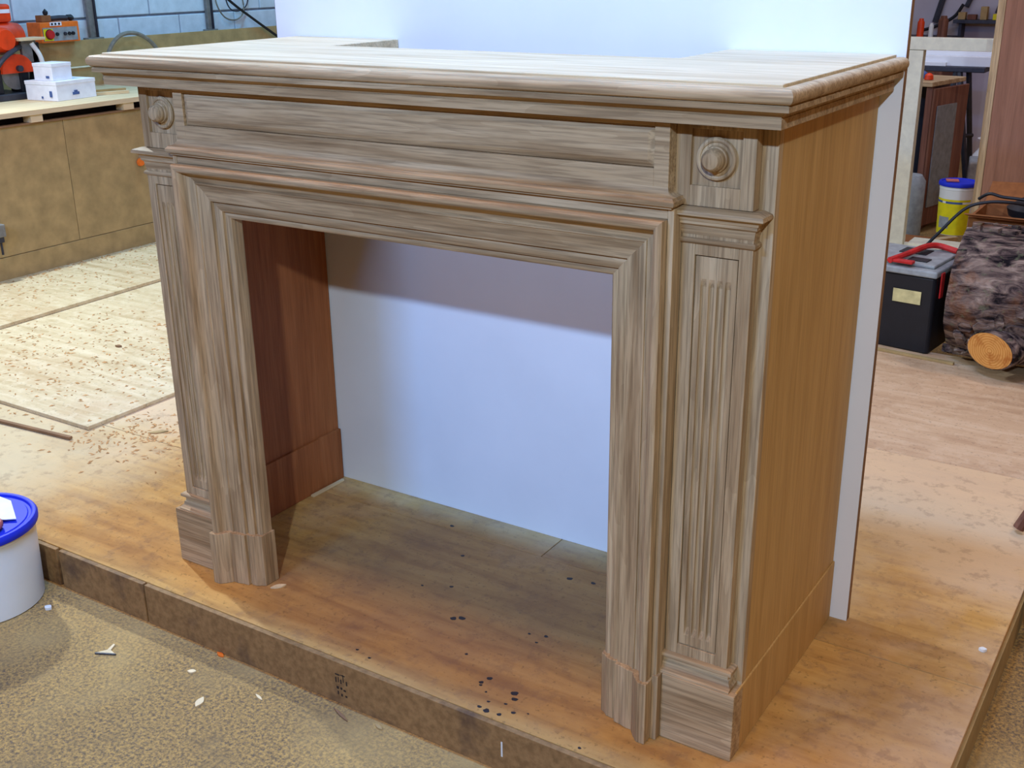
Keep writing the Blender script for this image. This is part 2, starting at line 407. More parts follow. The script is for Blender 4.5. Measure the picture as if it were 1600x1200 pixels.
# pilasters
def pilaster(s):
    M = (lambda x: FW-x) if s < 0 else (lambda x: x)
    def bb(bm, x0, x1, *r): a, b = sorted((M(x0), M(x1))); return box(bm, a, b, *r)
    def mk(): return bmesh.new()
    # top block with sunk square and rosette
    bm = mk(); bx0, bx1, z0, z1 = 1.2275, 1.355, .969, 1.0955
    bb(bm, bx0, bx1, .0245, .042, z0, z1)
    bb(bm, bx0, 1.252, .018, .0245, z0, z1); bb(bm, 1.333, bx1, .018, .0245, z0, z1)
    bb(bm, 1.252, 1.333, .018, .0245, 1.0845, z1); bb(bm, 1.252, 1.333, .018, .0245, z0, 1.000)
    link('pilaster_block', bm, oak_z, fp, bevel=.0008)
    cx = M(1.2925)
    rp = [(.0, .0), (.031, .0), (.0325, -.004), (.031, -.0075), (.028, -.0085), (.0255, -.0075), (.0245, -.0055), (.0205, -.0055), (.0195, -.0115), (.0175, -.0125), (.0165, -.024), (.012, -.029), (.0, -.031)]
    bm = mk(); lathe(bm, [(max(r_, .0004), h) for r_, h in rp], 40, (cx, .0243, 1.0415), 'y')
    link('rosette', bm, oak_z, fp, smooth=True)
    # capital
    cp = [(-.004, .925), (.0005, .925), (.0025, .9385), (.0065, .942), (.0065, .9465)]+[(.0085+.008*(1-math.cos(t)), .9475+.0085*math.sin(t)) for t in [math.pi/2*i/4 for i in range(0, 5)]]+[(.0195, .957), (.0195, .9605), (.018, .9635), (.013, .9655), (.005, .968), (-.004, .968)]
    a, b = sorted((M(1.2425), M(1.359))); R = []
    for (x, y, fx, fy) in ((a, .042, -1, 0), (a, .019, -1, -1), (b, .019, 1, -1), (b, .042, 1, 0)):
        R.append([(x+fx*o, y+fy*o, z) for o, z in cp])
    link('capital', loft(mk(), R), oak_x, fp, smooth=True)
    bp = [(-.003, .911), (.002, .911), (.0045, .9135), (.0045, .9175), (.002, .920), (-.003, .920)]
    R = []
    for (x, y, fx, fy) in ((a, .042, -1, 0), (a, .019, -1, -1), (b, .019, 1, -1), (b, .042, 1, 0)):
        R.append([(x+fx*o, y+fy*o, z) for o, z in bp])
    link('neck_bead', loft(mk(), R), oak_x, fp, smooth=True)
    # shaft: frame round the fluted panel
    sx0, sx1, z0, z1 = 1.2425, 1.359, .172, .9255
    px0, px1, pz0, pz1 = 1.265, 1.337, .192, .893
    bm = mk(); bb(bm, sx0, sx1, .030, .042, z0, z1)
    bb(bm, sx0, px0, .019, .030, z0, z1); bb(bm, px1, sx1, .019, .030, z0, z1)
    bb(bm, px0, px1, .019, .030, pz1, z1); bb(bm, px0, px1, .019, .030, z0, pz0)
    link('pilaster_shaft', bm, oak_z, fp, bevel=.0008)
    n = 4; xs = []; w = (px1-px0-.004)
    pts = [(px0+.002, .0215)]
    pitch = (w-.014)/n
    for k in range(n):
        c0 = px0+.002+.007+pitch*(k+.5)
        rr_ = pitch*.36
        for t in range(7):
            aa = math.pi*t/6; pts.append((c0-rr_*math.cos(aa), .0215+.0062*math.sin(aa)))
    pts.append((px1-.002, .0215))
    poly = pts+[(px1-.002, .0302), (px0+.002, .0302)]
    flat = [(x, .0215) if y < .029 else (x, y) for x, y in poly]
    bm = mk()
    loft(bm, [[(M(x), y, z) for x, y in q] for q, z in ((flat, pz0+.002), (flat, .212), (poly, .226), (poly, .842), (flat, .856), (flat, pz1-.002))])
    link('fluted_panel', bm, oak_z, fp)
    # base moulding and plinth
    a, b = sorted((M(1.2415), M(1.362)))
    bs = [(-.004, .134), (.016, .134), (.016, .137), (.0135, .1385)]+[(.0135-.010*math.sin(t), .1385+.012*(1-math.cos(t))) for t in [math.pi/2*i/4 for i in range(1, 5)]]+[(.001, .152), (.001, .163), (.0085, .1635), (.0095, .1665), (.0085, .1705), (.004, .1725), (-.004, .1725)]
    R = []
    for (x, y, fx, fy) in ((a, .042, -1, 0), (a, .019, -1, -1), (b, .019, 1, -1), (b, .042, 1, 0)):
        R.append([(x+fx*min(o, .009)*(1 if fx > 0 else 1), y+fy*o, z) for o, z in bs])
    link('pilaster_base', loft(mk(), R), oak_x, fp, smooth=True)
    bm = mk(); bb(bm, 1.2465, FW+.0032, .0, .042, 0, .134)
    link('pilaster_plinth', bm, oak_x, fp, bevel=.002)
pilaster(1); pilaster(-1)

# ------------------------------------------------------------------ white board behind
wb = tag(link('white_board', B(-.09, 1.418, 0, .018, 0, 1.50), [board_white], None, (0, .5535, 0.0), bevel=.0006),
         'tall white melamine board standing upright behind the oak fireplace surround', 'board')
link('board_edge', B(1.4181, 1.4184, .0005, .0175, .001, 1.499), mdf_dark, wb)
link('board_edge', B(-.0910, -.0901, .0005, .0175, .001, 1.499), dark_metal, wb)

# ------------------------------------------------------------------ buckets
def bucket(name, label, loc, rb, rt, h, lidr, rotz=0, label_a=(200, 275), yellow_top=.72, patches=True):
    t = thing(name, label, 'bucket', loc, (0, 0, rotz))
    link('bucket_body', lathe(bmesh.new(), [(rb-.004, 0), (rb, .003), (rb+(rt-rb)*.9, h*.86), (rt-.001, h*.87), (rt+.001, h*.875), (rt+.001, h*.905), (rt, h*.91), (rt-.003, h-.017)], 48), white_pl, t, smooth=True)
    lp_ = [(rt+.0005, h-.016), (lidr, h-.016), (lidr+.001, h-.010), (lidr+.001, h-.003), (lidr-.003, h+.003), (lidr-.008, h+.004), (lidr-.012, h+.002), (lidr-.014, h-.003), (lidr-.020, h-.003), (lidr-.022, h-.0005), (.001, h+.0005)]
    link('bucket_lid', lathe(bmesh.new(), [(.001, h-.006)]+lp_[0:] if False else [(.001, h-.006), (rt-.004, h-.006), (rt-.002, h-.016)]+lp_, 48), blue_pl, t, smooth=True)
    def patch(nm, a0, a1, f0, f1, mat, off=.0009):
        bm = bmesh.new(); n = 16; R = []
        for f in (f0, f1):
            r_ = rb+(rt-rb)*.9*(f/.86)
            R.append([(r_, f)])
        def rad(f): return rb+(rt-rb)*.9*min(f, .86)/.86
        vs = []
        for f in (f0, f1):
            vs.append([bm.verts.new(((rad(f)+off)*math.cos(math.radians(a0+(a1-a0)*i/n)), (rad(f)+off)*math.sin(math.radians(a0+(a1-a0)*i/n)), f*h)) for i in range(n+1)])
        for i in range(n): bm.faces.new((vs[0][i], vs[0][i+1], vs[1][i+1], vs[1][i]))
        link(nm, bm, mat, t, smooth=True)
    return t, patch
b1, patch = bucket('bucket', 'white plastic bucket with bright blue lid on the floor by the platform edge', (-.402, -.268, -.1), .134, .139, .212, .147)
patch('bucket_label', 230, 337, .06, .62, yellow)
patch('label_print', 328, 332, .09, .17, blue_print, .0014)
patch('label_print', 250, 318, .22, .36, paper, .0014)
bm = bmesh.new(); box(bm, .128, .147, -.012, .006, .165, .190)
link('lid_tab', bm, white_pl, b1, rot=(0, 0, math.radians(-48)), bevel=.002)
# paper and red item resting on lid
tag(link('folded_paper', prism(bmesh.new(), [(.097, .056), (.057, .023), (-.058, -.002), (-.048, .108), (.002, .108)], 0, .002), paper, None, (-.402, -.268, .1168)),
    'folded white paper lying on the nearer blue bucket lid', 'paper')
tag(link('red_sanding_pad', lathe(bmesh.new(), [(.001, 0), (.030, 0), (.033, .004), (.033, .012), (.030, .016), (.001, .016)], 24), pinkred, None, (-.318, -.276, .1192-.002), smooth=True),
    'small round pinkish-red pad on the nearer blue bucket lid', 'pad')
b2, patch = bucket('bucket', 'far bucket with yellow label and blue lid, beyond the log', (.775, 4.35, -.04+.04-.0), .080, .088, .262, .094)
b2.location = (.775, 4.4, .0)
patch('bucket_label', 170, 330, .02, .62, yellow)
patch('label_band', 170, 330, .66, .70, yellow)
patch('label_print', 196, 232, .62, .66, blue_print, .0016)
patch('label_print', 246, 300, .62, .66, blue_print, .0016)
patch('label_picture', 222, 262, .14, .36, grey_pl, .0016)
tag(link('red_cloth_scrap', B(-.03, .03, -.03, .03, 0, .006), pinkred, None, (.745, 4.39, .264), (0, 0, .3), bevel=.002), 'small red scrap on the far bucket lid', 'scrap')

# ------------------------------------------------------------------ bench on the left
bn = thing('workbench', 'long low workbench with brown board front and pale top along the block wall', 'workbench', (-2.56, 0, .027))
link('bench_top', B(-.78, .035, -.4, 4.4, .690, .712), pale_pine, bn, bevel=.001)
for y0, y1 in ((-.4, .82), (.822, 1.705), (1.708, 2.70), (2.702, 4.4)):
    link('front_panel', B(-.018, .0, y0, y1, .10, .650), mdf, bn, bevel=.0012)
link('plinth_board', B(-.018, .004, -.4, 4.4, 0, .098), mdf, bn, bevel=.001)
link('top_rail', B(-.016, .012, -.4, 4.4, .6505, .658), mdf_dark, bn)
for k in range(9):
    y = 1.53+.50*(k-3)
    link('spacer_block', B(-.03, .026, y, y+.06, .658, .690), pale_pine, bn, bevel=.001)
link('inner_rail', B(-.12, -.10, -.4, 4.4, .60, .690), dark_metal, bn)
up = tag(link('upstand_panel', B(-.018, 0, 1.2, 5.0, 0, .228), mdf, None, (-3.20, 0, .7392), bevel=.001), 'brown board upstand along the back of the bench against the block wall', 'panel')

def cuboid_box(name, label, loc, rz, sx, sy, sz, marks):
    t = thing(name, label, 'box', loc, (0, 0, rz))
    link('carton', B(-sx, 0, 0, sy, 0, sz*.86), paper, t, bevel=.0015)
    link('carton_lid', B(-sx-.002, .002, -.002, sy+.002, sz*.80, sz), paper, t, bevel=.002)
    for (x0, x1, z0, z1, face) in marks:
        if face == 'f': link('printed_mark', B(x0, x1, -.0036, -.0021, z0, z1), blue_print, t)
        else: link('printed_mark', B(.0021, .0036, x0, x1, z0, z1), blue_print, t)
    return t
cuboid_box('carton_box', 'lower, wider white carton on the bench near the orange machine', (-2.700, 1.80, .7396), .10, .20, .235, .088,
           [(-.045, -.03, .018, .045, 'f'), (-.10, -.09, .01, .02, 'f'), (.09, .13, .022, .034, 'r'), (.10, .12, .034, .042, 'r')])
cuboid_box('carton_box', 'smaller white carton stacked on top of the wider one', (-2.735, 1.815, .8282), .10, .12, .115, .078,
           [(-.04, -.02, .012, .022, 'f')])
tag(link('wood_batten', B(-.012, .012, -.09, .09, 0, .014), mdf, None, (-2.84, 2.19, .7396), (0, 0, -.35), bevel=.001), 'brown batten lying on bench top behind the cartons, farther one', 'batten')
tag(link('wood_batten', B(-.012, .012, -.08, .08, 0, .014), pale_pine, None, (-2.73, 2.13, .7396), (0, 0, -.35), bevel=.001), 'pale batten lying on bench top, nearer the front edge', 'batten')
tag(link('black_offcut', B(-.03, .03, -.02, .02, 0, .02), black_pl, None, (-3.08, 2.50, .7396), bevel=.002), 'small black block at the back of the bench by the shelf corner', 'block')

# orange radial saw
mc = thing('radial_saw', 'orange radial arm saw standing on the bench at left edge', 'saw', (-3.03, 1.745, .7396))
bm = bmesh.new(); box(bm, -.12, .10, -.30, .10, .0, .03); link('saw_base', bm, dark_metal, mc, bevel=.004)
link('saw_column', lathe(bmesh.new(), [(.045, .03), (.045, .26), (.05, .27), (.05, .30)], 24, (-.06, -.16, 0)), dark_metal, mc, smooth=True)
bm = bmesh.new(); box(bm, -.10, .04, -.30, .085, .345, .425); link('saw_arm', bm, orange, mc, bevel=.012)
bm = bmesh.new(); box(bm, .0405, .043, .02, .075, .385, .402); link('maker_plate', bm, paper, mc)
link('motor_housing', lathe(bmesh.new(), [(.02, -.20), (.07, -.195), (.078, -.17), (.078, .05), (.068, .075), (.062, .11), (.03, .12), (.001, .12)], 28, (-.02, .03, .275), 'y'), orange, mc, smooth=True)
link('motor_boss', lathe(bmesh.new(), [(.055, 0), (.055, .06), (.045, .075), (.001, .075)], 24, (.03, -.005, .27), 'x'), orange, mc, smooth=True)
bm = bmesh.new(); G = arc(0, 0, .085, 0, 180, 12)
R = [[(x_, y+.045, z+.12) for y, z in G] for x_ in (.03, .085)]
link('blade_guard', loft(bm, R), orange, mc, smooth=True)
link('saw_blade', lathe(bmesh.new(), [(.001, 0), (.075, 0), (.075, .003), (.001, .003)], 32, (.055, .045, .118), 'x'), grey_metal, mc)
link('blade_hub', lathe(bmesh.new(), [(.014, 0), (.014, .02), (.001, .02)], 16, (.086, .045, .14), 'x'), dark_metal, mc, smooth=True)
link('fence_plate', B(.03, .12, .05, .19, .262, .274), pale_pine, mc, bevel=.002)
link('plate_bracket', B(.05, .07, .09, .17, .16, .262), grey_metal, mc, bevel=.003)
link('handle', tube(bmesh.new(), spline([(.09, -.10, .12), (.11, -.04, .19), (.10, .03, .225), (.07, .08, .235)]), .012), dark_metal, mc, smooth=True)
link('front_arm', tube(bmesh.new(), spline([(.09, .13, .25), (.10, .16, .19), (.10, .17, .13)]), .011), white_pl, mc, smooth=True)
for y in (-.22, -.08, .06, .14):
    link('stand_leg', B(-.02, .07, y, y+.045, .03, .14 if y < .1 else .25), black_pl, mc, bevel=.004)
link('clamp_knob', lathe(bmesh.new(), [(.001, 0), (.02, 0), (.024, .01), (.02, .025), (.001, .028)], 16, (.09, -.20, .22), 'x'), orange, mc, smooth=True)

cb = thing('control_box', 'orange control box with grey switch panel on the wall above the bench', 'control box', (-3.17, 2.10, .9675))
bm = bmesh.new(); prism(bm, [(-.08, -.02), (.015, -.01), (.015, .215), (-.08, .215)], 0, .098); link('control_housing', bm, orange_light, cb, bevel=.004)
link('switch_panel', B(.0152, .018, .0, .20, .008, .072), grey_pl, cb)
link('yellow_plate', B(.0181, .0195, .002, .055, .010, .066), yellow, cb)
link('rotary_switch', lathe(bmesh.new(), [(.001, 0), (.022, 0), (.020, .014), (.001, .015)], 20, (.0196, .035, .040), 'x'), red, cb, smooth=True)
link('switch_surround', lathe(bmesh.new(), [(.001, 0), (.025, 0), (.025, .002), (.001, .002)], 20, (.0190, .035, .040), 'x'), black_pl, cb)
for y in (.078, .125, .150, .172):
    link('push_button', lathe(bmesh.new(), [(.001, 0), (.009, 0), (.008, .008), (.001, .009)], 14, (.0181, y, .040), 'x'), black_pl if y != .125 else dark_metal, cb, smooth=True)
link('socket_plate', B(.0152, .019, .045, .112, .080, .097), paper, cb)
for y in (.056, .076, .097):
    link('socket_dot', lathe(bmesh.new(), [(.001, 0), (.0055, 0), (.0055, .002), (.001, .002)], 12, (.019, y, .0885), 'x'), black_pl, cb)
# things on the control box
tag(link('small_carton', B(-.03, .02, 0, .055, 0, .032), card, None, (-3.19, 2.115, 1.066), bevel=.003), 'small brown carton on the orange control box', 'carton')
g = thing('hand_tool', 'dark hand tool with coiled grip lying on the orange control box', 'tool', (-3.19, 2.175, 1.066))
link('tool_body', tube(bmesh.new(), [(0, 0, .014), (0, .06, .016), (0, .10, .014)], .013), dark_metal, g, smooth=True)
link('tool_grip', tube(bmesh.new(), [(0, .10, .02), (0, .125, .014), (0, .138, .010)], .017, taper=[.6, 1, .5]), black_pl, g, smooth=True)
tag(link('black_cone', lathe(bmesh.new(), [(.006, 0), (.012, .004), (.013, .016), (.001, .03)], 14), black_pl, None, (-3.18, 2.148, 1.0985), smooth=True), 'black cone on the small brown carton', 'cone')

# steel posts on wall, hose, rails, cables
for y, w_, lab in ((2.53, .05, 'grey steel conduit post on block wall, nearer the orange machine'), (3.36, .04, 'grey steel conduit post on block wall, behind the cable')):
    t = thing('conduit_post', lab, 'post', (-3.338, y, .95))
    link('channel', B(0, .022, -w_/2, w_/2, .018, 1.0), grey_metal, t, bevel=.003)
    link('channel_lip', B(.0221, .030, w_/2-.014, w_/2-.002, .018, 1.0), dark_metal, t)
    link('foot_bracket', prism(bmesh.new(), [(0, -w_*1.2), (.034, -w_*1.0), (.034, w_*1.0), (0, w_*1.2)], 0, .018), grey_metal, t, bevel=.002)
tag(link('hose', tube(bmesh.new(), spline([(-3.12, 2.40, .765), (-3.11, 2.44, .90), (-3.10, 2.505, .975), (-3.10, 2.595, .992), (-3.10, 2.68, .965), (-3.10, 2.75, .90), (-3.10, 2.80, .78)]), .011), hose_m, None, smooth=True), 'grey hose arched over the back of the bench beside the shelf', 'hose')
link('pipe', tube(bmesh.new(), [(.0046, 1.95, .096), (.0046, 2.6, .096)], .0045), cream, up, smooth=True)
tag(link('black_cable', tube(bmesh.new(), spline([(-3.19, 3.25, 1.24), (-3.18, 3.41, 1.115), (-3.18, 3.55, 1.03), (-3.18, 3.75, .915), (-3.17, 3.95, .80), (-3.15, 4.05, .748)]), .008), black_pl, None, smooth=True), 'thick black cable hanging diagonally down the block wall', 'cable')
tag(link('cable_loop', tube(bmesh.new(), spline([(-3.31, 3.42, 1.25), (-3.30, 3.40, 1.12), (-3.30, 3.46, 1.03), (-3.30, 3.56, 1.015), (-3.30, 3.62, 1.08), (-3.30, 3.58, 1.25)]), .0045), hose_m, None, smooth=True), 'thin grey cable loop hanging on the block wall', 'cable')
tag(link('cable_loop', tube(bmesh.new(), spline([(-3.315, 3.48, 1.25), (-3.31, 3.50, 1.10), (-3.31, 3.57, 1.06), (-3.31, 3.66, 1.10), (-3.31, 3.69, 1.25)]), .004), dark_metal, None, smooth=True), 'thin dark cable loop hanging beside the grey one', 'cable')
# clamp at far left edge
cl = thing('bench_clamp', 'grey metal clamp with bar sticking out from the bench front at left edge', 'clamp', (-2.557, 1.27, .21))
link('clamp_head', B(0, .06, -.03, .028, .02, .075), grey_metal, cl, bevel=.004)
link('clamp_pad', B(.01, .05, -.03, .022, -.005, .02), dark_metal, cl, bevel=.003)
link('clamp_screw', tube(bmesh.new(), [(.035, .012, -.06), (.035, .012, .0)], .005), dark_metal, cl, smooth=True)
tag(link('metal_block', B(-.03, .03, -.05, .05, 0, .05), grey_metal, None, (-2.06, .84, .0275), (0, 0, .6), bevel=.003), 'grey metal block on the sheet at the left edge', 'block')
tag(link('orange_knob', lathe(bmesh.new(), [(.001, 0), (.016, 0), (.020, .008), (.016, .02), (.001, .022)], 16, (0, 0, 0), 'x'), orange_light, None, (-2.5595, 2.10, .43), smooth=True), 'small orange knob on bench front beside the pilaster', 'knob')

# ------------------------------------------------------------------ right background
# cream joinery frame
cf = thing('cream_frame', 'cream painted joinery frame standing behind the white board', 'frame', (.60, 3.8, 0))
link('frame_stile', B(.0, .075, 0, .05, 0, .93), cream, cf, bevel=.002)
link('frame_rail', B(.0, .80, 0, .05, .932, .985), cream, cf, bevel=.002)
link('frame_sill', B(.076, .80, -.06, .10, 0, .030), cream, cf, bevel=.003)
link('sill_bead', B(.076, .80, .02, .04, .0305, .060), cream, cf, bevel=.003)
link('sill_bead', B(.076, .80, .10, .22, .0, .045), cream, cf, bevel=.003)
link('frame_stile', B(.725, .80, 0, .05, .0605, .93), cream, cf, bevel=.002)
# brown plywood door leaning
dp = thing('plywood_door', 'tall brown plywood panel with lighter edge leaning at right edge', 'panel', (1.03, 3.42, -.099))
link('panel_core', B(.03, .85, 0, .03, 0, 1.75), plywood_tall, dp, bevel=.002)
link('edge_strip', B(0, .0295, -.002, .032, 0, 1.75), oak_z, dp, bevel=.002)
# toolbox
tb = thing('toolbox', 'black toolbox with grey lid and red handle beside the cut log', 'toolbox', (1.135, 2.40, .0005), (0, 0, -.12))
link('box_body', prism(bmesh.new(), [(-.30, .01), (-.01, 0), (0, .01), (0, .30), (-.30, .30)], .0, .275), black_pl, tb, bevel=.006)
link('box_lid', B(-.305, .004, -.006, .305, .276, .300), grey_pl, tb, bevel=.006)
link('lid_tray', B(-.29, -.02, .03, .28, .3005, .312), grey_pl, tb, bevel=.004)
link('lid_recess', B(-.20, -.10, .16, .24, .3125, .3155), black_pl, tb, bevel=.001)
link('lid_recess', B(-.13, -.06, .06, .11, .3125, .3155), black_pl, tb, bevel=.001)
link('handle', tube(bmesh.new(), spline([(-.17, .0, .318), (-.14, .10, .328), (-.12, .21, .334), (-.09, .26, .330), (-.02, .25, .322)]), .011), red, tb, smooth=True)
link('handle_base', B(-.18, -.09, .0, .03, .3125, .322), red, tb, bevel=.002)
link('latch', B(.0045, .010, .03, .06, .20, .29), red, tb, bevel=.002)
bm = bmesh.new(); prism(bm, [(-.145, -.0005), (-.045, -.0005), (-.045, -.0018), (-.145, -.0018)], .175, .222)
link('tape_label', bm, tape, tb, rot=(0, 0, 0))
# log
def log_obj():
    t = thing('log', 'thick bark-covered log with sawn orange branch stub facing front', 'log', (1.47, 2.47, .016))
    rnd = random.Random(3); R = []; n = 40; m = 26
    for i in range(m):
        x = -.27+.72*i/(m-1); ring = []
        e = 1.0-.10*math.exp(-((x+.27)/.05)**2)
        for k in range(n):
            a = 2*math.pi*k/n
            r_ = .225*e*(1+.035*math.sin(3*a+2*x*4)+.02*math.sin(7*a+x*11)+rnd.uniform(-.022, .022))
            ring.append((x, r_*math.cos(a)*.98, .222+r_*math.sin(a)))
        R.append(ring)
    link('log_trunk', loft(bmesh.new(), R), bark, t, smooth=True)
    # bark plates: proud irregular scales
    pm = bmesh.new()
    for q in range(240):
        x = rnd.uniform(-.26, .20); a = rnd.uniform(-math.pi*1.02, math.pi*.55)
        L, wd = rnd.uniform(.015, .045), rnd.uniform(.05, .12); r1 = .222+rnd.uniform(.002, .012)
        pts = []
        for (dx, da) in ((-1, -.3), (-.5, -.9), (.5, -.8), (1, .1), (.6, .9), (-.6, .8)):
            xx = x+dx*L; aa = a+da*wd*1.2; rj = r1+rnd.uniform(-.003, .003)
            pts.append((xx, rj*math.cos(aa), .222+rj*math.sin(aa)))
        top = [pm.verts.new(p) for p in pts]; bot = [pm.verts.new((p[0], p[1]*.88, .222+(p[2]-.222)*.88)) for p in pts]
        pm.faces.new(top); pm.faces.new(bot[::-1])
        for i in range(6): pm.faces.new((top[i], bot[i], bot[(i+1) % 6], top[(i+1) % 6]))
    pl = link('bark_plates', pm, bark, t); pl['kind'] = 'stuff'
    # branch stub
    st = thing('x', '', ''); bpy.data.objects.remove(st)
    rs = lathe(bmesh.new(), [(.085, -.10), (.082, -.02), (.079, 0), (.070, .0008), (.001, .0008)], 28)
    for v in rs.verts: v.co.x *= 1.12; v.co.y *= .82
    s_ = link('branch_stub', rs, bark, t, (-.105, -.235, .088), (math.radians(96), 0, math.radians(-24)), smooth=True)
    rf = lathe(bmesh.new(), [(.001, 0), (.074, 0), (.074, .002), (.001, .0022)], 28)
    for v in rf.verts: v.co.x *= 1.12; v.co.y *= .82
    c_ = link('cut_face', rf, rings, t, (-.105, -.235, .088), (math.radians(96), 0, math.radians(-24)))
    c_.location = Vector((-.105, -.235, .088))+Matrix.Rotation(math.radians(-24), 3, 'Z') @ Matrix.Rotation(math.radians(96), 3, 'X') @ Vector((0, 0, .0012))
log_obj()
tag(link('wood_batten', B(-.17, .17, -.008, .008, 0, .009), mdf, None, (1.07, 2.355, .0005), (0, 0, -.10), bevel=.001), 'thin brown strip on the platform at the foot of the black toolbox', 'batten')
# carton with printing, cable on top
ct = thing('cardboard_box', 'open brown cardboard box with small coloured label behind the log', 'box', (1.12, 2.90, 0))
bm = bmesh.new(); box(bm, 0, .40, 0, .01, 0, .40); box(bm, 0, .40, .29, .30, 0, .40); box(bm, 0, .01, .0101, .2899, 0, .40); box(bm, .39, .40, .0101, .2899, 0, .40); box(bm, .0101, .3899, .0101, .2899, 0, .01)
link('box_walls', bm, card, ct)
link('box_flap', prism(bmesh.new(), [(0, -.09), (.40, -.10), (.40, 0), (0, 0)], 0, .005), card, ct, (0, 0, .403), (-.25, 0, 0))
link('box_flap', prism(bmesh.new(), [(0, 0), (.40, 0), (.40, .14), (0, .12)], 0, .005), card, ct, (0, .30, .403), (.55, 0, 0))
link('printed_label', B(.105, .185, -.002, -.0004, .33, .385), paper, ct)
link('label_print', B(.107, .143, -.003, -.0021, .358, .384), orange_light, ct)
link('label_print', B(.146, .182, -.003, -.0021, .360, .384), green, ct)
tag(link('black_bag', lathe(bmesh.new(), [(.03, 0), (.10, .01), (.11, .04), (.06, .075), (.001, .085)], 18), black_pl, None, (1.33, 3.08, .40-.02), (0, 0, 0), smooth=True), 'dark bundle poking out of the open cardboard box', 'bag')
tag(link('power_cable', tube(bmesh.new(), spline([(1.34, 2.90, .46), (1.27, 2.86, .475), (1.19, 2.84, .472), (1.12, 2.82, .445), (1.05, 2.79, .36), (.99, 2.77, .27), (1.06, 2.75, .292), (1.13, 2.72, .30)], 10), .006), black_pl, None, smooth=True), 'black cord looping down from the cardboard box towards the toolbox', 'cord')
tag(link('power_cable', tube(bmesh.new(), spline([(1.13, 3.0, .452), (1.17, 2.98, .478), (1.22, 2.97, .472), (1.30, 2.97, .468), (1.42, 2.98, .45)], 8), .006), black_pl, None, smooth=True), 'black cord arching over the rim of the cardboard box', 'cord')

# dark cabinet
cbn = thing('open_cabinet', 'red-brown open cabinet with dark inside behind the cream frame', 'cabinet', (.22, 4.75, -.1))
link('cabinet_side', B(.265, .298, 0, .40, 0, .78), dark_wood, cbn, bevel=.003)
link('cabinet_side', B(0, .03, 0, .40, 0, .78), dark_wood, cbn, bevel=.003)
link('cabinet_back', B(.03, .265, .38, .40, 0, .78), black_pl, cbn)
link('cabinet_top', prism(bmesh.new(), [(-.02, -.03), (.30, -.03), (.385, .36), (.0, .42)], .781, .805), oak_x, cbn, bevel=.003)
link('cabinet_shelf', B(.03, .265, .01, .38, .10, .12), dark_wood, cbn)
link('open_door', prism(bmesh.new(), [(.299, .0), (.313, -.01), (.41, .34), (.396, .35)], .04, .77), dark_wood, cbn, bevel=.003)
link('door_panel', prism(bmesh.new(), [(.324, .02), (.330, .018), (.396, .30), (.390, .302)], .14, .68), grey_metal, cbn, bevel=.001)
tag(link('grey_canister', lathe(bmesh.new(), [(.001, 0), (.075, 0), (.08, .01), (.08, .32), (.06, .35), (.001, .36)], 28), grey_pl, None, (.50, 4.55, -.0995), smooth=True), 'grey cylindrical canister standing in front of the open cabinet', 'canister')
for i, (x, y, s_, m_, lb) in enumerate(((.36, 4.86, .03, red, 'red fitting in the clutter on the cabinet top'), (.42, 4.92, .026, blue_print, 'blue fitting in the clutter on the cabinet top'), (.47, 4.84, .024, orange, 'orange fitting in the clutter on the cabinet top'), (.30, 4.90, .04, grey_pl, 'grey lump in the clutter on the cabinet top'), (.40, 4.82, .02, white_pl, 'white fitting in the clutter on the cabinet top'))):
    tag(link('metal_fitting', lathe(bmesh.new(), [(.001, 0), (s_, .002), (s_*.9, s_), (s_*.4, s_*1.4), (.001, s_*1.5)], 14), m_, None, (x, y, .7055), smooth=True), lb, 'fitting')
# trestle with white boards
ts = thing('sawhorse', 'dark steel trestle with splayed legs behind the open cabinet', 'trestle', (.1, 5.55, -.1))
link('beam', B(-.05, .52, -.04, .12, .790, .82), dark_metal, ts, bevel=.004)
for (x0, x1) in ((.10, .16), (.36, .30), (.42, .49), (.38, .54)):
    link('leg', tube(bmesh.new(), [(x0, -.02 if x0 < .4 else .03, .79), (x1, -.14 if x0 < .4 else .18, .01)], .017, 6), dark_metal, ts)
link('brace', tube(bmesh.new(), [(.33, -.08, .42), (.47, .10, .42)], .012, 6), dark_metal, ts)
for x0, x1, y0, y1, z0, z1, lb in ((-.3, .40, 5.515, 5.545, .7205, .742, 'short white board on the trestle, front of the stack'), (-.3, .74, 5.55, 5.60, .7205, .775, 'long white board on the trestle, middle of the stack'), (-.3, .68, 5.605, 5.66, .7205, .800, 'highest white board on the trestle, rear of the stack')):
    tag(link('white_batten', B(x0, x1, y0, y1, 0, z1-z0), board_white, None, (0, 0, z0), bevel=.002), lb, 'board')
# lower white sheets/dust bag on floor behind bucket
tag(link('white_bag', lathe(bmesh.new(), [(.02, 0), (.13, .01), (.15, .10), (.12, .22), (.06, .30), (.10, .33), (.001, .335)], 20), paper, None, (.60, 6.2, -.0995), smooth=True), 'pale crumpled sack on the floor behind the cabinet', 'sack')
tag(link('pale_crate', B(-.16, .16, -.12, .12, 0, .34), grey_pl, None, (.80, 5.30, -.0995), (0, 0, .2), bevel=.01), 'pale grey crate on the floor beneath the trestle', 'crate')
tag(link('wood_offcut', B(-.14, .14, -.02, .02, 0, .025), pale_pine, None, (.66, 4.55, -.0995), (0, 0, 1.0), bevel=.002), 'pale offcut on the floor left of the far bucket', 'offcut')
tag(link('brown_box', B(-.11, .11, -.08, .08, 0, .09), card, None, (.60, 4.22, -.0995), bevel=.003), 'low brown box on the floor inside the cream frame', 'box')
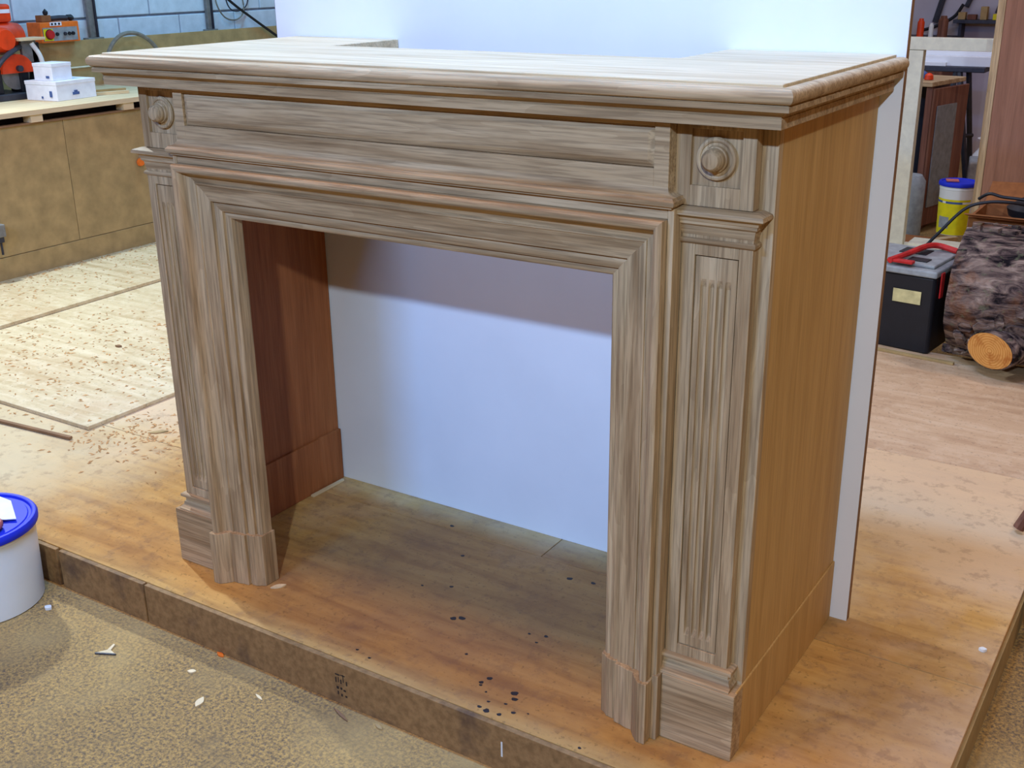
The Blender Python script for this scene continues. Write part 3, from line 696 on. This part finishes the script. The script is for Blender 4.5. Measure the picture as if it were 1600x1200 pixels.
# back wall shelf and tools
shf = thing('wall_shelf', 'narrow shelf on the far grey wall carrying small blocks', 'shelf', (.11, 7.45, .86))
link('shelf_plank', B(-.12, .36, 0, .145, 0, .025), dark_metal, shf, bevel=.002)
link('bracket', B(-.08, -.06, .02, .145, -.10, 0), dark_metal, shf)
for x, w_, h, m_, lb in ((.04, .05, .05, mdf, 'brown block at left end of the far wall shelf'), (.11, .06, .035, dark_wood, 'low reddish block on the far wall shelf'), (.19, .045, .09, mdf, 'tallest block on the far wall shelf'), (.28, .05, .04, yellow, 'yellow block on the far wall shelf'), (.37, .05, .04, mdf_dark, 'dark block at right end of the far wall shelf')):
    tag(link('small_block', B(-w_/2, w_/2, 0, .06, 0, h), m_, None, (x, 7.48, .8855), bevel=.002), lb, 'block')
for (x0, z0, x1, z1, r_, lb) in ((-.02, 1.50, -.16, .86, .022, 'thick grey bar leaning on the far wall, leftmost'), (.24, 1.5, .05, .97, .018, 'dark bar hanging on the far wall, middle one'), (.42, 1.5, .26, .93, .010, 'thin dark bar on the far wall, right one')):
    tag(link('leaning_bar', tube(bmesh.new(), [(x0, 7.57, z0), (x1, 7.56, z1)], r_), dark_metal, None, smooth=True), lb, 'bar')
tag(link('black_pipe', tube(bmesh.new(), spline([(-.25, 7.5, .80), (-.15, 7.5, .83), (-.02, 7.5, .90), (.04, 7.5, .99)]), .012), black_pl, None, smooth=True), 'black hose rising to the far wall shelf', 'hose')
tm = thing('rear_bench', 'cluttered bench against the far wall seen above the cream rail', 'bench', (-.25, 7.1, -.1))
link('bench_top', B(-.4, .30, 0, .45, .84, .87), dark_metal, tm, bevel=.003)
link('bench_cabinet', B(-.38, .28, .02, .44, 0, .84), dark_wood, tm, bevel=.003)
for x, w_, h, m_, lb in ((-.30, .07, .16, dark_wood, 'brown tool case on the rear bench'), (-.185, .05, .13, orange, 'orange container on the rear bench'), (-.11, .035, .10, white_pl, 'white bottle on the rear bench'), (-.03, .07, .15, dark_wood, 'brown block standing on the rear bench, right side')):
    tag(link('bench_item', lathe(bmesh.new(), [(.001, 0), (w_*.5, 0), (w_*.5, h*.8), (w_*.35, h*.9), (w_*.3, h), (.001, h)], 12), m_, None, (x, 7.25, .7705), smooth=False), lb, 'container')

# right edge dark things
tag(link('wooden_stick', tube(bmesh.new(), [(1.652, 1.16, 0.012), (1.70, 1.19, .13)], .014, 8), dark_wood, None, smooth=True), 'tip of a brown wooden stick at the right edge of the platform', 'stick')
tag(link('black_clamp', B(-.02, .02, -.02, .02, 0, .13), black_pl, None, (1.755, .87, -.0995), bevel=.003), 'upright black block on the concrete off the platform right edge', 'block')

# ------------------------------------------------------------------ chips and small litter
def chip(label, x, y, z, a, L=.016, w=.006, m=chip_m, name='wood_biscuit', h=.003):
    bm = bmesh.new(); n = 7
    pts = [(L*(-1+2*i/n), w*math.sin(math.pi*i/n)) for i in range(n+1)]+[(L*(1-2*i/n), -w*math.sin(math.pi*i/n)) for i in range(1, n)]
    prism(bm, pts, 0, h)
    return tag(link(name, bm, m, None, (x, y, z+.0005), (0, 0, a)), label, 'chip' if name != 'lath' else 'lath')
chip('pale oval joining biscuit on the concrete floor in front', .345, -.281, -.1, 1.9, .017, .008)
chip('pale oval joining biscuit at the foot of the left plinth', .286, .024, 0, .95, .018, .007)
chip('thin pale splinter on the concrete right of the oval biscuit', .437, -.204, -.1, -.3, .014, .003, h=.002)
chip('small pale chip below the platform edge near the scraper', .249, -.214, -.1, .5, .010, .006)
chip('yellow shaving on the concrete against the platform edge', .255, -.137, -.1, -.2, .013, .005, yellow if False else orange_light, 'shaving')
chip('small brown chip on the concrete by the platform face', .71, -.150, -.1, -.3, .012, .004, mdf)
chip('pale round crumb on the platform at right', 1.686, .588, 0, .2, .008, .006, white_pl, 'crumb', .006)
chip('dark sliver on the concrete by the platform face', .62, -.16, -.1, -.35, .028, .003, mdf_dark, 'splinter')
chip('white crumb beside the bucket foot', -.236, -.215, -.1, .2, .010, .008, white_pl, 'crumb', .006)
chip('small dark crumb on the pale sheet left of the surround', -1.40, .96, .0125, .3, .014, .007, mdf_dark, 'crumb', .006)
chip('brown curled shaving beside the pilaster on the platform', -.66, .50, 0, .8, .03, .008, mdf, 'shaving')
tag(link('lath', B(-.005, .005, -.06, .06, 0, .006), pale_pine, None, (.042, .47, .0005), (0, 0, -.03), bevel=.0008), 'short pale lath on the floor inside the fireplace opening', 'lath')
sc_ = thing('scraper', 'little pale scraper with dark straight edge on the concrete floor', 'scraper', (.035, -.267, -.0995), (0, 0, .45))
link('scraper_blade', B(-.024, .024, -.0035, 0, 0, .003), dark_metal, sc_)
link('scraper_body', prism(bmesh.new(), [(-.020, 0.0005), (.020, 0.0005), (.006, .012), (.006, .034), (.001, .036), (-.002, .012)], 0, .003), chip_m, sc_)
# paint drips on the platform: thin spots
bm = bmesh.new(); rnd = random.Random(5)
for (x, y, r_) in ((.880, -.034, .0042), (.887, -.015, .0050), (.884, -.042, .003), (.958, -.067, .003), (.955, -.030, .0065), (.965, -.046, .0055), (.920, -.100, .004), (.938, -.103, .0055), (.926, -.078, .003), (.965, -.100, .004), (.985, -.082, .004), (1.01, -.07, .002), (.905, -.055, .0022), (1.14, -.105, .003), (.80, .03, .003), (.70, .125, .006), (.715, .135, .007), (.87, .16, .003), (.905, .17, .004), (.90, .14, .003), (.62, .23, .004), (.56, .20, .003), (.83, .40, .006), (.885, .41, .005), (.56, .36, .004), (.45, .47, .005), (.64, -.085, .003), (.60, -.075, .003)):
    k = 9; ph = rnd.uniform(0, 6)
    prism(bm, [(x+r_*(1+.2*math.sin(3*t+ph))*math.cos(t)*1.2, y+r_*(1+.2*math.cos(2*t+ph))*math.sin(t)) for t in [2*math.pi*i/k for i in range(k)]], .1, .1003)
d_ = link('paint_spots', bm, stain_m, pf); d_['kind'] = 'stuff'
# printed stamp on fascia, smudged dark bars
bm = bmesh.new()
for i, (dx, dz, w_, h) in enumerate(((0, .05, .003, .012), (.007, .052, .002, .012), (.013, .05, .003, .010), (.020, .055, .002, .018), (.028, .05, .003, .010), (.002, .035, .006, .006), (.012, .036, .005, .005), (.02, .034, .006, .004), (.004, .022, .003, .008), (.013, .020, .004, .006), (.024, .021, .005, .004), (.0, .068, .012, .003), (.014, .07, .012, .002))):
    box(bm, .585+dx, .585+dx+w_, -.1306, -.1301, dz, dz+h)
s_ = link('ink_stamp', bm, stain_m, pf); s_['kind'] = 'stuff'
link('white_drip', B(.988, .9915, -.1308, -.1301, .035, .068), white_pl, pf)

# sawdust flakes and shavings scattered on the left sheets
bm = bmesh.new(); rnd = random.Random(11)
for cx_, cy_, sx_, sy_, n, z in ((-1.25, .80, .35, .22, 420, .0127), (-.72, .45, .14, .10, 260, .0003), (-1.05, .33, .2, .03, 70, .0003), (-1.5, 1.1, .3, .3, 300, .0127), (-2.3, 1.5, .25, .5, 420, .0272), (-2.52, 1.75, .03, .5, 200, .0272)):
    for q in range(n):
        x = rnd.gauss(cx_, sx_); y = rnd.gauss(cy_, sy_)
        if -1.21 < x < -.83 and .27 < y < .35: continue
        if z > .02 and not (-2.55 < x < -2.02 and y > .9): continue
        if .01 < z < .02 and not (-1.95 < x < -.88 and y > .43): continue
        if z < .01 and not (-.85 < x < -.2 or y < .38): continue
        a = rnd.uniform(0, 3.1); L = rnd.uniform(.004, .013); w = rnd.uniform(.0015, .004); h = rnd.uniform(.001, .004)
        c_, s2 = math.cos(a), math.sin(a)
        v = [bm.verts.new((x+c_*p-s2*q_, y+s2*p+c_*q_, z+e)) for p, q_, e in ((-L, 0, 0), (0, -w, h*.4), (L, 0, 0), (0, w, h))]
        bm.faces.new((v[0], v[1], v[3])); bm.faces.new((v[1], v[2], v[3]))
sd = link('wood_shavings', bm, [plain('shaving_tan', (188, 144, 96), .9, .1, var=.2)], None); tag(sd, 'tan shavings and sawdust crumbs scattered over the pale sheets on the left', 'shavings'); sd['kind'] = 'stuff'

# pieces that sit on a part become its sub-parts
SUB = {'rosette': 'pilaster_block', 'fluted_panel': 'pilaster_shaft', 'frieze_panel': 'frieze_frame', 'neck_bead': 'pilaster_shaft',
       'rotary_switch': 'switch_panel', 'switch_surround': 'switch_panel', 'push_button': 'switch_panel', 'yellow_plate': 'switch_panel',
       'socket_dot': 'socket_plate', 'door_panel': 'open_door', 'lid_recess': 'box_lid', 'lid_tray': 'box_lid', 'channel_lip': 'channel',
       'bucket_label': 'bucket_body', 'label_print': 'bucket_body', 'label_band': 'bucket_body', 'label_picture': 'bucket_body',
       'blade_hub': 'saw_blade', 'maker_plate': 'saw_arm', 'motor_boss': 'motor_housing', 'printed_mark': 'carton', 'shelf_nosing': 'shelf'}
def stem(n): return n.rsplit('.', 1)[0] if n[-3:].isdigit() else n
for root in [o for o in COL.objects if o.parent is None and o.type == 'EMPTY']:
    kids = list(root.children)
    for k in kids:
        tgt = SUB.get(stem(k.name))
        c_ = [q for q in kids if stem(q.name) == tgt] if tgt else []
        if not c_: continue
        if len(c_) > 1:
            mid = lambda o: sum((Vector(b) for b in o.bound_box), Vector())/8
            c_.sort(key=lambda q: (mid(q)-mid(k)).length)
        k.parent = c_[0]
